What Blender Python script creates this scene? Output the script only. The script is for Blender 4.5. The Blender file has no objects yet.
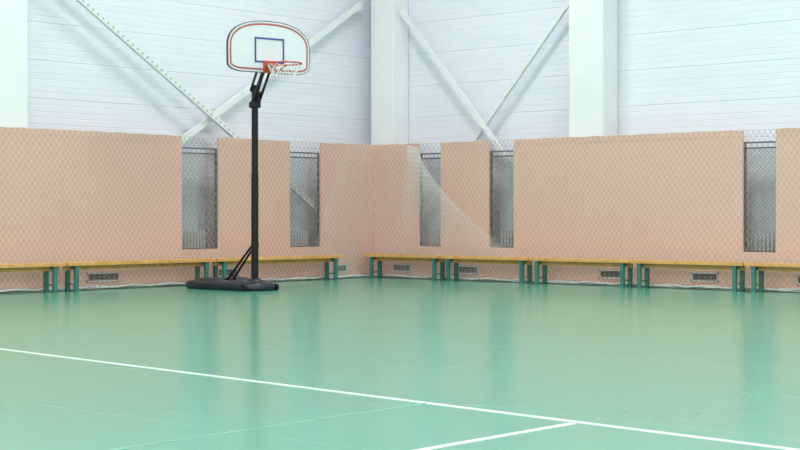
import bpy, math, random
from mathutils import Vector, Matrix
random.seed(4)
S=bpy.context.scene
S.view_settings.view_transform='Standard'
S.view_settings.look='None'

# ------------------------------------------------------------ materials
def mat(name,col,rough=0.6,metal=0.0,spec=0.5,noise=None,bump=0.0,scale=(1,1,1),coat=0.0):
    m=bpy.data.materials.new(name); m.use_nodes=True
    nt=m.node_tree; b=nt.nodes['Principled BSDF']
    b.inputs['Base Color'].default_value=(*col,1)
    b.inputs['Roughness'].default_value=rough
    b.inputs['Metallic'].default_value=metal
    b.inputs['Specular IOR Level'].default_value=spec
    b.inputs['Coat Weight'].default_value=coat
    if noise:
        col2,sc,det=noise
        tc=nt.nodes.new('ShaderNodeTexCoord'); mp=nt.nodes.new('ShaderNodeMapping')
        mp.inputs['Scale'].default_value=scale
        n=nt.nodes.new('ShaderNodeTexNoise'); n.inputs['Scale'].default_value=sc; n.inputs['Detail'].default_value=det
        mx=nt.nodes.new('ShaderNodeMix'); mx.data_type='RGBA'
        mx.inputs['A'].default_value=(*col,1); mx.inputs['B'].default_value=(*col2,1)
        cr=nt.nodes.new('ShaderNodeMapRange'); cr.inputs['From Min'].default_value=.35; cr.inputs['From Max'].default_value=.65
        nt.links.new(tc.outputs['Object'],mp.inputs['Vector']); nt.links.new(mp.outputs[0],n.inputs['Vector'])
        nt.links.new(n.outputs['Fac'],cr.inputs['Value']); nt.links.new(cr.outputs[0],mx.inputs['Factor'])
        nt.links.new(mx.outputs['Result'],b.inputs['Base Color'])
        if bump:
            bp=nt.nodes.new('ShaderNodeBump'); bp.inputs['Strength'].default_value=bump; bp.inputs['Distance'].default_value=.01
            nt.links.new(n.outputs['Fac'],bp.inputs['Height']); nt.links.new(bp.outputs[0],b.inputs['Normal'])
    return m

M_side=mat('siding_white',(.84,.85,.93),.45,noise=((.81,.825,.91),1.5,2),scale=(1,1,4))
M_col=mat('column_white',(.87,.87,.89),.6,noise=((.84,.84,.86),2,2))
M_brace=mat('brace_white',(.84,.86,.87),.5,noise=((.80,.82,.83),6,2))
M_bolt=mat('bolt_grey',(.50,.53,.53),.5,noise=((.43,.45,.45),6,2))
M_wood=mat('beech_panel',(.87,.565,.465),.5,noise=((.835,.53,.43),3,5),scale=(6,6,.5))
M_side_shade=mat('siding_shade_blue_grey',(.80,.86,.94),.7,noise=((.74,.81,.90),2,2))  # bluish shade on the siding behind the openings, put into the colour
M_dark=mat('dark_steel',(.10,.11,.12),.5,noise=((.07,.08,.09),10,2))
M_mesh=mat('mesh_wire',(.20,.22,.23),.5,noise=((.16,.17,.18),10,2))
M_netd=mat('net_cord_grey',(.40,.30,.26),.9,noise=((.46,.35,.30),10,2))
M_netw=mat('net_cord_white',(.90,.87,.85),.9,noise=((.82,.79,.77),10,2))
M_bench=mat('bench_pine',(.82,.44,.16),.35,noise=((.70,.34,.10),4,5),scale=(3,3,1))
M_teal=mat('teal_paint',(.06,.22,.18),.4,noise=((.045,.18,.15),8,2))
M_vent=mat('vent_white',(.80,.78,.75),.5,noise=((.72,.70,.67),8,2))
M_vdark=mat('vent_dark',(.10,.085,.08),.7,noise=((.07,.06,.06),8,2))
M_base=mat('baseboard_paint',(.70,.58,.50),.6,noise=((.62,.50,.43),8,2))
M_black=mat('black_powdercoat',(.007,.008,.011),.45,spec=.3,noise=((.011,.012,.015),20,2))
M_tank=mat('navy_plastic',(.010,.015,.030),.35,noise=((.016,.022,.04),12,2))
M_board=mat('backboard_white',(.82,.83,.87),.25,noise=((.79,.80,.85),4,1))
M_red=mat('rim_red',(.62,.09,.05),.4,noise=((.55,.07,.04),10,1))
M_redl=mat('stripe_red',(.52,.12,.10),.5,noise=((.46,.10,.09),10,1))
M_blue=mat('stripe_blue',(.07,.07,.38),.5,noise=((.06,.06,.33),10,1))
M_line=mat('court_paint',(.84,.89,.86),.25,noise=((.74,.83,.79),6,4))
M_linef=mat('court_paint_faded',(.28,.56,.45),.22,noise=((.22,.48,.38),6,4))
M_rad=mat('radiator_white',(.72,.75,.78),.5,noise=((.68,.71,.74),6,1))
M_ceil=mat('ceiling_white',(.80,.81,.82),.8,noise=((.77,.78,.79),2,2))

# floor material
M_floor=bpy.data.materials.new('sports_vinyl_green'); M_floor.use_nodes=True
nt=M_floor.node_tree; N=nt.nodes; L=nt.links; b=N['Principled BSDF']
tc=N.new('ShaderNodeTexCoord')
n1=N.new('ShaderNodeTexNoise'); n1.inputs['Scale'].default_value=.35; n1.inputs['Detail'].default_value=4
L.new(tc.outputs['Object'],n1.inputs['Vector'])
mx=N.new('ShaderNodeMix'); mx.data_type='RGBA'
mx.inputs['A'].default_value=(.090,.345,.232,1); mx.inputs['B'].default_value=(.112,.38,.262,1)
L.new(n1.outputs['Fac'],mx.inputs['Factor'])
sx=N.new('ShaderNodeSeparateXYZ'); L.new(tc.outputs['Object'],sx.inputs[0])
dv=N.new('ShaderNodeMath'); dv.operation='DIVIDE'; dv.inputs[1].default_value=1.5; L.new(sx.outputs['Y'],dv.inputs[0])
fr=N.new('ShaderNodeMath'); fr.operation='FRACT'; L.new(dv.outputs[0],fr.inputs[0])
lt=N.new('ShaderNodeMath'); lt.operation='LESS_THAN'; lt.inputs[1].default_value=.008; L.new(fr.outputs[0],lt.inputs[0])
m2=N.new('ShaderNodeMix'); m2.data_type='RGBA'; m2.inputs['B'].default_value=(.18,.48,.35,1)
ml=N.new('ShaderNodeMath'); ml.operation='MULTIPLY'; ml.inputs[1].default_value=.6; L.new(lt.outputs[0],ml.inputs[0])
L.new(ml.outputs[0],m2.inputs['Factor']); L.new(mx.outputs['Result'],m2.inputs['A'])
L.new(m2.outputs['Result'],b.inputs['Base Color'])
n2=N.new('ShaderNodeTexNoise'); n2.inputs['Scale'].default_value=.8; n2.inputs['Detail'].default_value=2
L.new(tc.outputs['Object'],n2.inputs['Vector'])
mr=N.new('ShaderNodeMapRange'); mr.inputs['To Min'].default_value=.17; mr.inputs['To Max'].default_value=.23
L.new(n2.outputs['Fac'],mr.inputs['Value']); L.new(mr.outputs[0],b.inputs['Roughness'])
b.inputs['Specular IOR Level'].default_value=.38
n3=N.new('ShaderNodeTexNoise'); n3.inputs['Scale'].default_value=2.0; n3.inputs['Detail'].default_value=1
L.new(tc.outputs['Object'],n3.inputs['Vector'])
bp=N.new('ShaderNodeBump'); bp.inputs['Strength'].default_value=.02; bp.inputs['Distance'].default_value=.01
L.new(n3.outputs['Fac'],bp.inputs['Height']); L.new(bp.outputs[0],b.inputs['Normal'])

M_lamp=bpy.data.materials.new('lamp_diffuser'); M_lamp.use_nodes=True
b=M_lamp.node_tree.nodes['Principled BSDF']
b.inputs['Base Color'].default_value=(1,1,1,1); b.inputs['Emission Color'].default_value=(1,.985,.97,1); b.inputs['Emission Strength'].default_value=14

# ------------------------------------------------------------ mesh builder
class B:
    def __init__(s): s.v=[];s.f=[];s.mi=[];s.mats=[];s.sm=[]
    def mid(s,m):
        if m not in s.mats: s.mats.append(m)
        return s.mats.index(m)
    def add(s,vs,fs,m,M=None,smooth=False):
        o=len(s.v)
        for p in vs:
            p=Vector(p); s.v.append(M@p if M else p)
        k=s.mid(m)
        for f in fs: s.f.append([i+o for i in f]); s.mi.append(k); s.sm.append(smooth)
    def box(s,lo,hi,m,M=None,bev=0.0):
        x0,x1=sorted((lo[0],hi[0]));y0,y1=sorted((lo[1],hi[1]));z0,z1=sorted((lo[2],hi[2]))
        if bev<=0:
            vs=[(x0,y0,z0),(x1,y0,z0),(x1,y1,z0),(x0,y1,z0),(x0,y0,z1),(x1,y0,z1),(x1,y1,z1),(x0,y1,z1)]
            fs=[(3,2,1,0),(4,5,6,7),(0,1,5,4),(1,2,6,5),(2,3,7,6),(3,0,4,7)]
            s.add(vs,fs,m,M); return
        import bmesh
        bm=bmesh.new(); bmesh.ops.create_cube(bm,size=1)
        for v in bm.verts: v.co=Vector(((x0+x1)/2+v.co.x*(x1-x0),(y0+y1)/2+v.co.y*(y1-y0),(z0+z1)/2+v.co.z*(z1-z0)))
        bmesh.ops.bevel(bm,geom=bm.edges[:],offset=bev,segments=2,affect='EDGES',profile=.5)
        bm.verts.index_update()
        s.add([v.co.copy() for v in bm.verts],[[v.index for v in f.verts] for f in bm.faces],m,M); bm.free()
    def beam(s,a,b_,w,h,m,up=(0,0,1),M=None):
        a=Vector(a);b_=Vector(b_);d=(b_-a).normalized();u=Vector(up)
        sd=d.cross(u).normalized(); u=sd.cross(d).normalized()
        vs=[]
        for p in(a,b_):
            for i,j in((-1,-1),(1,-1),(1,1),(-1,1)): vs.append(p+sd*w/2*i+u*h/2*j)
        s.add(vs,[(0,1,2,3),(7,6,5,4),(0,4,5,1),(1,5,6,2),(2,6,7,3),(3,7,4,0)],m,M)
    def tube(s,pts,r,m,n=8,M=None,closed=False,cap=True):
        pts=[Vector(p) for p in pts]; rs=r if isinstance(r,(list,tuple)) else [r]*len(pts)
        vs=[];fs=[];k=len(pts)
        prev=None
        for i,p in enumerate(pts):
            if closed: d=(pts[(i+1)%k]-pts[i-1]).normalized()
            else: d=(pts[min(i+1,k-1)]-pts[max(i-1,0)]).normalized()
            if prev is None:
                a=Vector((0,0,1)) if abs(d.z)<.9 else Vector((1,0,0))
                sd=d.cross(a).normalized()
            else:
                sd=(prev-d*prev.dot(d)).normalized()
            prev=sd; up=sd.cross(d)
            for j in range(n):
                t=2*math.pi*j/n; vs.append(p+(sd*math.cos(t)+up*math.sin(t))*rs[i])
        for i in range(k if closed else k-1):
            q=(i+1)%k
            for j in range(n):
                fs.append((i*n+j,i*n+(j+1)%n,q*n+(j+1)%n,q*n+j))
        s.add(vs,fs,m,M,True)
        if cap and not closed:
            s.add(vs[:n],[tuple(range(n))],m,M); s.add(vs[-n:],[tuple(range(n-1,-1,-1))],m,M)
    def ribbon(s,pts,w,m,nrm):
        pts=[Vector(p) for p in pts]; nrm=Vector(nrm); vs=[];fs=[];k=len(pts)
        for i,p in enumerate(pts):
            d=(pts[min(i+1,k-1)]-pts[max(i-1,0)]).normalized(); sd=d.cross(nrm).normalized()
            vs+= [p-sd*w/2,p+sd*w/2]
        for i in range(k-1): fs.append((2*i,2*i+1,2*i+3,2*i+2))
        s.add(vs,fs,m)
    def make(s,name,loc=None,rotz=0):
        me=bpy.data.meshes.new(name); me.from_pydata([tuple(v) for v in s.v],[],s.f)
        for m in s.mats: me.materials.append(m)
        for p,i,sm in zip(me.polygons,s.mi,s.sm): p.material_index=i; p.use_smooth=sm
        me.update()
        o=bpy.data.objects.new(name,me); S.collection.objects.link(o)
        if loc: o.location=loc
        o.rotation_euler[2]=rotz
        return o

# Room: corner at origin. wall_left runs along -Y (v=-Y) in plane X=0; wall_right along +X in plane Y=0.
WL=9.0; WR=10.0; H=7.0
PH=2.13
f=B(); f.box((-.5,-30,-.1),(30,.5,0),M_floor); f.make('floor')
c=B(); c.box((-.5,-30,H),(30,.5,H+.1),M_ceil); c.make('ceiling')

def siding(name,axis,length):
    b=B(); prof=[]; z=0.0; i=0
    P=.17
    while z<H:
        g=.009 if i%3==0 else .004
        w=.020 if i%3==0 else .014
        prof+=[(z,0),(z+.004,-g),(z+w-.004,-g),(z+w,0),(z+.090,0.0),(z+.094,-.003),(z+.100,-.003),(z+.104,0)]
        z+=P;i+=1
    prof=[p for p in prof if p[0]<=H]; prof.append((H,0))
    vs=[];fs=[]
    for (z,d) in prof:
        if axis=='x': vs+=[(-.45,.45-d,z),(length,.45-d,z)]
        else: vs+=[(-.45+d,.45,z),(-.45+d,-length,z)]
    for i in range(len(prof)-1):
        q=(2*i,2*i+1,2*i+3,2*i+2)
        fs.append(q if axis=='x' else q[::-1])
    b.add(vs,fs,M_side)
    if axis=='x': b.box((-.45,.47,0),(length,.6,H),M_side)
    else: b.box((-.6,.45,0),(-.47,-length,H),M_side)
    return b.make(name)
siding('wall_left','y',30); siding('wall_right','x',30)

def colm(x0,x1,y0,y1):
    b=B(); b.box((x0,y0,0),(x1,y1,H),M_col,bev=.012)
    b.box((x0-.01,y0,0),(x1+.01,y1,.08),M_col)
    b.make('structural_column')
colm(-.12,.36,.06,.44)
colm(3.80,4.40,.06,.44)
colm(9.2,9.8,.06,.44)
colm(-.44,-.06,-6.55,-7.15)
colm(-.44,-.06,-12.5,-13.1)

# braces
def brace(p0,p1,nrm,w=.085,bolts=True):
    b=B(); a=Vector(p0);c_=Vector(p1); n=Vector(nrm)
    d=(c_-a).normalized(); sd=d.cross(n).normalized()
    b.beam(a,c_,w,.012,M_brace,up=nrm)
    for k in(-1,1):
        b.beam(a+sd*k*(w/2-.004)-n*.025,c_+sd*k*(w/2-.004)-n*.025,.008,.05,M_brace,up=nrm)
    Lh=(c_-a).length; i=.1
    while bolts and i<Lh:
        p=a+d*i+n*.006; b.tube([p,p+n*.004],.018,M_bolt,n=6); i+=.10
    for e,sg in((a,1),(c_,-1)):
        b.beam(e,e+d*sg*.2,w+.025,.014,M_brace,up=nrm)
    b.make('diagonal_brace')
sl=.622
def lz(v): return 2.19+(v-2.87)*sl
brace((-.16,-.6,lz(.6)),(-.16,-6.35,lz(6.35)),(1,0,0))
def lz2(v): return 2.07+(3.79-v)*sl
brace((-.26,-5.2,lz2(5.2)),(-.26,0,lz2(0)),(1,0,0),.085,False)
def rz(u): return 4.28-(u-.43)*1.13
brace((.44,.16,rz(.44)),(3.6,.16,rz(3.6)),(0,-1,0),.06,False)
def rz2(u): return 2.16+(u-1.87)*1.10
brace((.6,.26,rz2(.6)),(3.72,.26,rz2(3.72)),(0,-1,0),.055,False)

# wood panelling with openings
GL=[(1.21,1.88),(3.32,4.01),(8.1,8.8)]
GR=[(.965,1.415),(2.37,2.84),(6.665,7.145)]
def panels(gaps,total,tf):
    b=B()
    def bx(u0,u1,z0,z1): b.box(tf(u0,0,z0),tf(u1,-.03,z1),M_wood)
    bx(.0,total,0.0,.51)
    e=.0
    for g in gaps+[(total,total)]:
        u0,u1=e,g[0]
        n=max(1,round((u1-u0)/2.0))
        for i in range(n):
            a=u0+(u1-u0)*i/n; c_=u0+(u1-u0)*(i+1)/n
            bx(a+(.0008 if i else 0),c_-(.0008 if i<n-1 else 0),.511,PH)
        e=g[1]
    return b
tL=lambda u,d,z:(d,-u,z)      # d>0 into room
tR=lambda u,d,z:(u,-d,z)
panels(GL,WL,tL).make('wood_paneling')
panels(GR,WR,tR).make('wood_paneling')

def opening(u0,u1,tf,nrm):
    b=B()
    z0,z1=.50,1.97
    for z in (z0+.015,z1-.012,z1-.085): b.beam(tf(u0,-.05,z),tf(u1,-.05,z),.03,.02,M_dark)
    for u in (u0+.010,u1-.010): b.beam(tf(u,-.05,z0),tf(u,-.05,z1),.03,.02,M_dark,up=nrm)
    s=.06; Hh=z1-.1-z0; W=u1-u0; n=int((W+Hh)/s)+1
    for i in range(n+1):
        c0=u0-Hh+i*s
        for sg in(1,-1):
            a=max(c0,u0); e=min(c0+Hh,u1)
            if e<=a: continue
            za=(a-c0); ze=(e-c0)
            if sg<0: za,ze=Hh-za,Hh-ze
            b.ribbon([tf(a,-.045,z0+za),tf(e,-.045,z0+ze)],.0055,M_mesh,nrm)
    b.make('mesh_window_guard')
    p=B(); p.box(tf(u0-.1,-.40,.0),tf(u1+.1,-.42,2.0),M_side_shade); p.make('siding_shade_panel')  # panel added in front of the siding, its colour stands in for shade
    r=B(); 
    m=int(W/.06)
    for i in range(m):
        u=u0+.03+i*.06
        r.box(tf(u,-.25,.14),tf(u+.04,-.34,.76),M_rad,bev=.008)
    r.box(tf(u0+.0,-.27,.18),tf(u1,-.32,.22),M_rad); r.box(tf(u0+.0,-.27,.68),tf(u1,-.32,.72),M_rad)
    r.box(tf(u0+.05,-.28,0),tf(u0+.08,-.31,.16),M_rad); r.box(tf(u1-.08,-.28,0),tf(u1-.05,-.31,.16),M_rad)
    r.make('radiator')
for g in GL: opening(*g,tL,(1,0,0))
for g in GR: opening(*g,tR,(0,-1,0))

# vents
def vent(u0,u1,tf,nrm):
    b=B(); z0,z1=.10,.225; t=.018; e=.002
    b.box(tf(u0,e,z0),tf(u1,.004,z1),M_vdark)
    b.box(tf(u0,e,z0),tf(u1,.014,z0+t),M_vent); b.box(tf(u0,e,z1-t),tf(u1,.014,z1),M_vent)
    b.box(tf(u0,e,z0),tf(u0+t,.014,z1),M_vent); b.box(tf(u1-t,e,z0),tf(u1,.014,z1),M_vent)
    for i in range(1,4):
        z=z0+(z1-z0)*i/4; b.box(tf(u0+t,.003,z-.0015),tf(u1-t,.007,z+.0015),M_vent)
    b.make('ventilation_grille')
for g in[(5.12,5.66),(2.95,3.35),(.62,.95)]: vent(*g,tL,(1,0,0))
for g in[(.42,.80),(1.77,2.16),(4.385,4.76),(5.89,6.30),(7.45,7.85)]: vent(*g,tR,(0,-1,0))

b=B(); b.box((0.001,-.0,0),(.016,-WL,.06),M_base); b.make('baseboard_left')
b=B(); b.box((0.017,-.016,0),(WR,-.001,.06),M_base); b.make('baseboard_right')

# hanging protective net
def net(tf,total,nrm,seed,cord):
    random.seed(seed); b=B()
    ph=[random.uniform(0,6) for _ in range(4)]
    def off(u,z):
        k=(PH-z)/PH
        return .045+.02*math.sin(u*2.1+ph[0])+.018*math.sin(u*5.3+z*1.2+ph[1])*k+.02*k
    def warp(u,z):
        k=max(0,(PH-z)/PH)
        a=math.exp(-u/1.3)
        return u+.10*a*math.sin(z*2.3+ph[2])*k+.03*math.sin(z*2+u*1.7+ph[3])
    s=.085; hgt=PH-.01; ratio=.75
    ext=hgt*ratio; n=int((total+ext)/s)
    for i in range(n+1):
        c0=-ext+i*s
        for sg in(1,-1):
            pts=[]
            for j in range(25):
                t=j/24; z=t*hgt; u=c0+t*ext if sg>0 else c0+(1-t)*ext
                if u<.03 or u>total: continue
                pts.append(tf(warp(u,z) if u>.1 else u,off(u,z),z+.01))
            if len(pts)>1: b.ribbon(pts,cord,M_netd,nrm)
    b.tube([tf(u*total/40+.02,.05,PH-.0-.012*abs(math.sin(u*1.57))) for u in range(41)],.005,M_netw,n=5)
    for q in range(3):
        pts=[];u=.08
        while u<total:
            pts.append(tf(u,.05+.02*q+.018*math.sin(u*7+q*2)+random.uniform(-.008,.008),.018+.012*q*abs(math.sin(u*5+q))+random.uniform(0,.008)))
            u+=.06
        b.tube(pts,.013,M_netw,n=6)
    return b
# gathered second layer draped in the corner (stretched diamond mesh)
def drape(b,tf,nrm,ua0,ua1,ub0,ub1,zt0,zt1,K,cord,shear,ph,pw=1.35):
    for i in range(K):
        for sg in(1,-1):
            pts=[]
            for j in range(29):
                s=j/28; a=i/(K-1)+sg*shear*(s-.5)
                if a<0 or a>1: continue
                ut=ua0+(ua1-ua0)*a; ub=ub0+(ub1-ub0)*a; zt=zt0+(zt1-zt0)*a
                z=zt-(zt-.05)*s
                u=ut+(ub-ut)*(s**(pw+.3*a))
                fold=.02*math.sin(a*34+ph)+.012*math.sin(a*71)
                pts.append(tf(max(.02,u+fold*.8),.105+fold,z))
            if len(pts)>1: b.ribbon(pts,cord,M_netw,nrm)
nl=net(tL,7.9,(1,0,0),3,.0060)
drape(nl,tL,(1,0,0),.03,1.0,.05,1.75,PH-.02,PH-.04,30,.0036,.5,1)
nl.make('protective_net')
nr=net(tR,8.6,(0,-1,0),7,.0050)
drape(nr,tR,(0,-1,0),.80,1.05,.6,3.6,PH-.03,PH-.08,40,.0036,.35,2,1.2)
drape(nr,tR,(0,-1,0),.03,1.0,.03,.9,PH-.02,PH-.03,24,.0033,.4,4)
nr.make('protective_net')

# benches
def bench(u0,u1,tf,nrm,inset=.19):
    b=B(); u0+=.008;u1-=.008
    d0,d1=.17,.43; zt=.385; th=.048
    b.box(tf(u0,d0,zt-th),tf(u1,d1,zt),M_bench,bev=.006)
    b.box(tf(u0+.03,.285,zt-th-.06),tf(u1-.03,.315,zt-th),M_bench,bev=.004)
    for u in(u0+inset-.03,u1-inset+.03):
        for d in(d0+.035,d1-.035):
            b.beam(tf(u,d,.0),tf(u,d,zt-th),.05,.05,M_teal,up=nrm)
            b.box(tf(u-.03,d-.03,0),tf(u+.03,d+.03,.010),M_teal)
        b.beam(tf(u,d0+.03,zt-th-.018),tf(u,d1-.03,zt-th-.018),.035,.035,M_teal)
        b.beam(tf(u,d0+.03,.10),tf(u,d1-.03,.10),.018,.018,M_teal)
    b.make('gym_bench')
for g in[(1.12,3.73),(3.73,6.29),(6.29,8.85)]: bench(*g,tL,(1,0,0))
for g in[(.18,1.76),(1.76,3.43),(3.43,5.17),(5.17,6.91),(6.91,8.65)]: bench(*g,tR,(0,-1,0),.16)

# court lines
def fline(p,q,w,m,z=.001):
    b=B(); b.beam((p[0],-p[1],z),(q[0],-q[1],z),w,.002,m); b.make('court_line')
d=Vector((13.784-7.027,12.275-11.70)).normalized()
fline((7.027-d.x*4,11.70-d.y*4),(13.784+d.x*8,12.275+d.y*8),.050,M_line)
fline((12.62,12.23),(12.68,20),.045,M_line)
fline((11.58,12.1),(11.85,20),.018,M_linef)

# ------------------------------------------------------------ basketball hoop (faces local +x)
h=B()
def outline():
    pts=[]
    a=.665
    pts+=[(-.44,0),(.44,0)]
    for i in range(1,7):
        t=i/6*math.pi/2; pts.append((.44+.22*math.sin(t),.10-.10*math.cos(t)))
    pts.append((a,.31))
    for i in range(1,24):
        t=i/24*math.pi
        c_,s_=math.cos(t),math.sin(t)
        pts.append((a*(abs(c_)**.86)*(1 if c_>0 else -1),.31+.37*(abs(s_)**.78)))
    pts.append((-a,.31))
    for i in range(6,0,-1):
        t=i/6*math.pi/2; pts.append((-.44-.22*math.sin(t),.10-.10*math.cos(t)))
    return [(p[0]*.965,p[1]) for p in pts]
O=outline(); n=len(O); Z0=2.855; X0=.32
def scaled(O,k):
    r=[];m=len(O)
    for i in range(m):
        p=Vector(O[i]);a=Vector(O[i-1]);c_=Vector(O[(i+1)%m])
        e1=(p-a).normalized();e2=(c_-p).normalized()
        nn=(Vector((-e1.y,e1.x))+Vector((-e2.y,e2.x)))
        nn.normalize(); r.append(p+nn*k)
    return r
front=[(X0+.03,y,Z0+z) for y,z in O]; back=[(X0,y,Z0+z) for y,z in O]
h.add(front,[tuple(range(n))],M_board); h.add(back,[tuple(range(n-1,-1,-1))],M_board)
h.add(front+back,[(i,n+i,n+(i+1)%n,(i+1)%n) for i in range(n)],M_black)
def strip(k0,k1,m,x):
    A=scaled(O,k0);C=scaled(O,k1)
    vs=[(x,p[0],Z0+p[1]) for p in A]+[(x,p[0],Z0+p[1]) for p in C]
    h.add(vs,[(i,(i+1)%n,n+(i+1)%n,n+i) for i in range(n)],m)
strip(0,.010,M_dark,X0+.032)
strip(.032,.056,M_redl,X0+.032)
for y in(-.22,.22): h.box((X0-.03,y-.015,Z0+.03),(X0,y+.015,Z0+.5),M_black)
for z in(.06,.42): h.box((X0-.03,-.4,Z0+z-.015),(X0,.4,Z0+z+.015),M_black)
def rect(w,z0,z1,t,m,x):
    h.box((x-.002,-w/2,z0),(x,-w/2+t,z1),m); h.box((x-.002,w/2-t,z0),(x,w/2,z1),m)
    h.box((x-.002,-w/2,z0),(x,w/2,z0+t),m); h.box((x-.002,-w/2,z1-t),(x,w/2,z1),m)
rect(.46,Z0+.13,Z0+.46,.024,M_blue,X0+.034)
# rim
RZ=2.955; RX=X0+.03+.12+.225
ring=[(RX+.225*math.cos(t*math.pi/18),.225*math.sin(t*math.pi/18),RZ) for t in range(36)]
h.tube(ring,.010,M_red,n=8,closed=True)
h.box((X0+.032,-.10,RZ-.10),(X0+.045,.10,RZ+.06),M_red,bev=.004)
h.box((X0+.04,-.07,RZ-.012),(X0+.17,.07,RZ+.0),M_red,bev=.003)
for y in(-.09,.09): h.tube([(X0+.04,y,RZ-.09),(RX-.16,y*1.7,RZ)],.008,M_red,n=6)
K=12
def npt(a,l):
    r=[.222,.20,.165,.14][l]; z=[0,-.05,-.11,-.17][l]
    t=2*math.pi*(a+.5*(l%2))/K
    return (RX+r*math.cos(t),r*math.sin(t),RZ-.008+z)
for a in range(K):
    for l in range(3):
        if l%2==0: prs=((a,a),(a,a-1))
        else: prs=((a,a),(a,a+1))
        for p,q in prs: h.tube([npt(p,l),npt(q,l+1)],.0045,M_netw,n=5)
    t0=2*math.pi*a/K; h.tube([(RX+.225*math.cos(t0),.225*math.sin(t0),RZ-.016),(RX+.225*math.cos(t0),.225*math.sin(t0),RZ+.0)],.006,M_red,n=5)
# pole
h.tube([(0,0,.10),(0,0,1.55)],.048,M_black,n=20)
h.tube([(0,0,1.55),(0,0,2.70)],.044,M_black,n=20)
h.tube([(0,0,2.70),(0,0,2.72)],.048,M_black,n=20)
# lift arms
for y in(-.055,.055):
    h.beam((-.02,y,2.64),(X0-.01,y,3.18),.012,.04,M_black,up=(1,0,0))
    h.beam((-.02,y,2.44),(X0-.01,y,2.94),.012,.04,M_black,up=(1,0,0))
for x,z in((0,2.67),(0,2.47),(X0-.03,2.92),(X0-.03,3.15)):
    h.tube([(x,-.07,z),(x,.07,z)],.012,M_black,n=10)
h.tube([(-.06,0,2.42),(.12,0,2.62)],.025,M_black,n=12)
h.box((-.06,-.06,2.42),(.06,.06,2.50),M_black,bev=.01)
# tank base
def basepl(k):
    P=[(.14,-.24),(.21,-.16),(.23,0),(.21,.16),(.14,.24),(.02,.29),(-.25,.35),(-.60,.41),(-1.0,.43),(-1.16,.38),(-1.24,.25),(-1.22,.10),(-1.17,0),(-1.22,-.10),(-1.24,-.25),(-1.16,-.38),(-1.0,-.43),(-.60,-.41),(-.25,-.35),(.02,-.29)]
    cx=-.45
    return [(cx+(x-cx)*k,y*k) for x,y in P]
rings=[(.96,.0),(1.0,.02),(1.0,.065),(.975,.09),(.92,.108),(.80,.118),(.5,.122)]
vs=[];fs=[]
m=20
for k,z in rings:
    vs+=[(x,y,z) for x,y in basepl(k)]
for i in range(len(rings)-1):
    for j in range(m): fs.append((i*m+j,i*m+(j+1)%m,(i+1)*m+(j+1)%m,(i+1)*m+j))
fs.append(tuple(range(m-1,-1,-1))); fs.append(tuple((len(rings)-1)*m+j for j in range(m)))
h.add(vs,fs,M_tank,None,True)
def dome(cx,cy,rx,ry,hz,z0):
    vs=[];fs=[];nn=20
    for i in range(5):
        t=i/5*math.pi/2
        for j in range(nn):
            a=2*math.pi*j/nn; vs.append((cx+rx*math.cos(t)*math.cos(a),cy+ry*math.cos(t)*math.sin(a),z0+hz*math.sin(t)))
    vs.append((cx,cy,z0+hz))
    for i in range(4):
        for j in range(nn): fs.append((i*nn+j,i*nn+(j+1)%nn,(i+1)*nn+(j+1)%nn,(i+1)*nn+j))
    for j in range(nn): fs.append((4*nn+j,4*nn+(j+1)%nn,5*nn))
    h.add(vs,fs,M_tank,None,True)
dome(-.78,.22,.30,.15,.05,.108); dome(-.78,-.22,.30,.15,.05,.108); dome(-.17,.17,.17,.08,.03,.108); dome(-.17,-.17,.17,.08,.03,.108)
dome(0,0,.12,.12,.06,.108)
h.tube([(-.92,.22,.14),(-.92,.22,.18)],.035,M_black,n=14)
for y in(-.25,.25):
    h.tube([(.13,y-.02,.045),(.13,y+.02,.045)],.045,M_black,n=18)
h.tube([(.13,-.26,.045),(.13,.26,.045)],.012,M_black,n=8)
# strut running back from the pole to the tank
for y in(-.05,.05):
    h.tube([(-.03,y*.4,.60),(-.62,y,.12)],.015,M_black,n=10)
h.tube([(-.62,-.09,.125),(-.62,.09,.125)],.016,M_black,n=8)
h.tube([(0,0,.57),(0,0,.62)],.053,M_black,n=20)
h.make('portable_basketball_hoop',(1.849,-4.317,0),math.radians(-10))

# ------------------------------------------------------------ lights
for x in(3,8.5,14,19.5,25):
    for y in(-3,-8.5,-14,-19.5,-25):
        l=B(); l.box((-.75,-.20,0.0),(.75,.20,.07),M_col,bev=.01); l.box((-.70,-.16,-.012),(.70,.16,0.0),M_lamp)
        l.make('ceiling_lamp',(x,y,H-.075))
        a=bpy.data.lights.new('lamp_light','AREA'); a.shape='RECTANGLE'; a.size=1.4; a.size_y=.9; a.energy=118; a.color=(1,.985,.985)
        o=bpy.data.objects.new('lamp_light',a); o.location=(x,y,H-.12); S.collection.objects.link(o)
w=bpy.data.worlds.new('daylight'); S.world=w; w.use_nodes=True
bg=w.node_tree.nodes['Background']; bg.inputs[0].default_value=(.96,.97,1,1); bg.inputs[1].default_value=1.2

# ------------------------------------------------------------ camera
cam=bpy.data.cameras.new('camera'); co=bpy.data.objects.new('camera',cam); S.collection.objects.link(co)
cam.sensor_width=36; cam.lens=69.6; cam.shift_y=-.0125; cam.clip_end=200
co.location=(16.95,-18.31,1.0); co.rotation_euler=(math.pi/2,0,math.radians(41.82))
S.camera=co
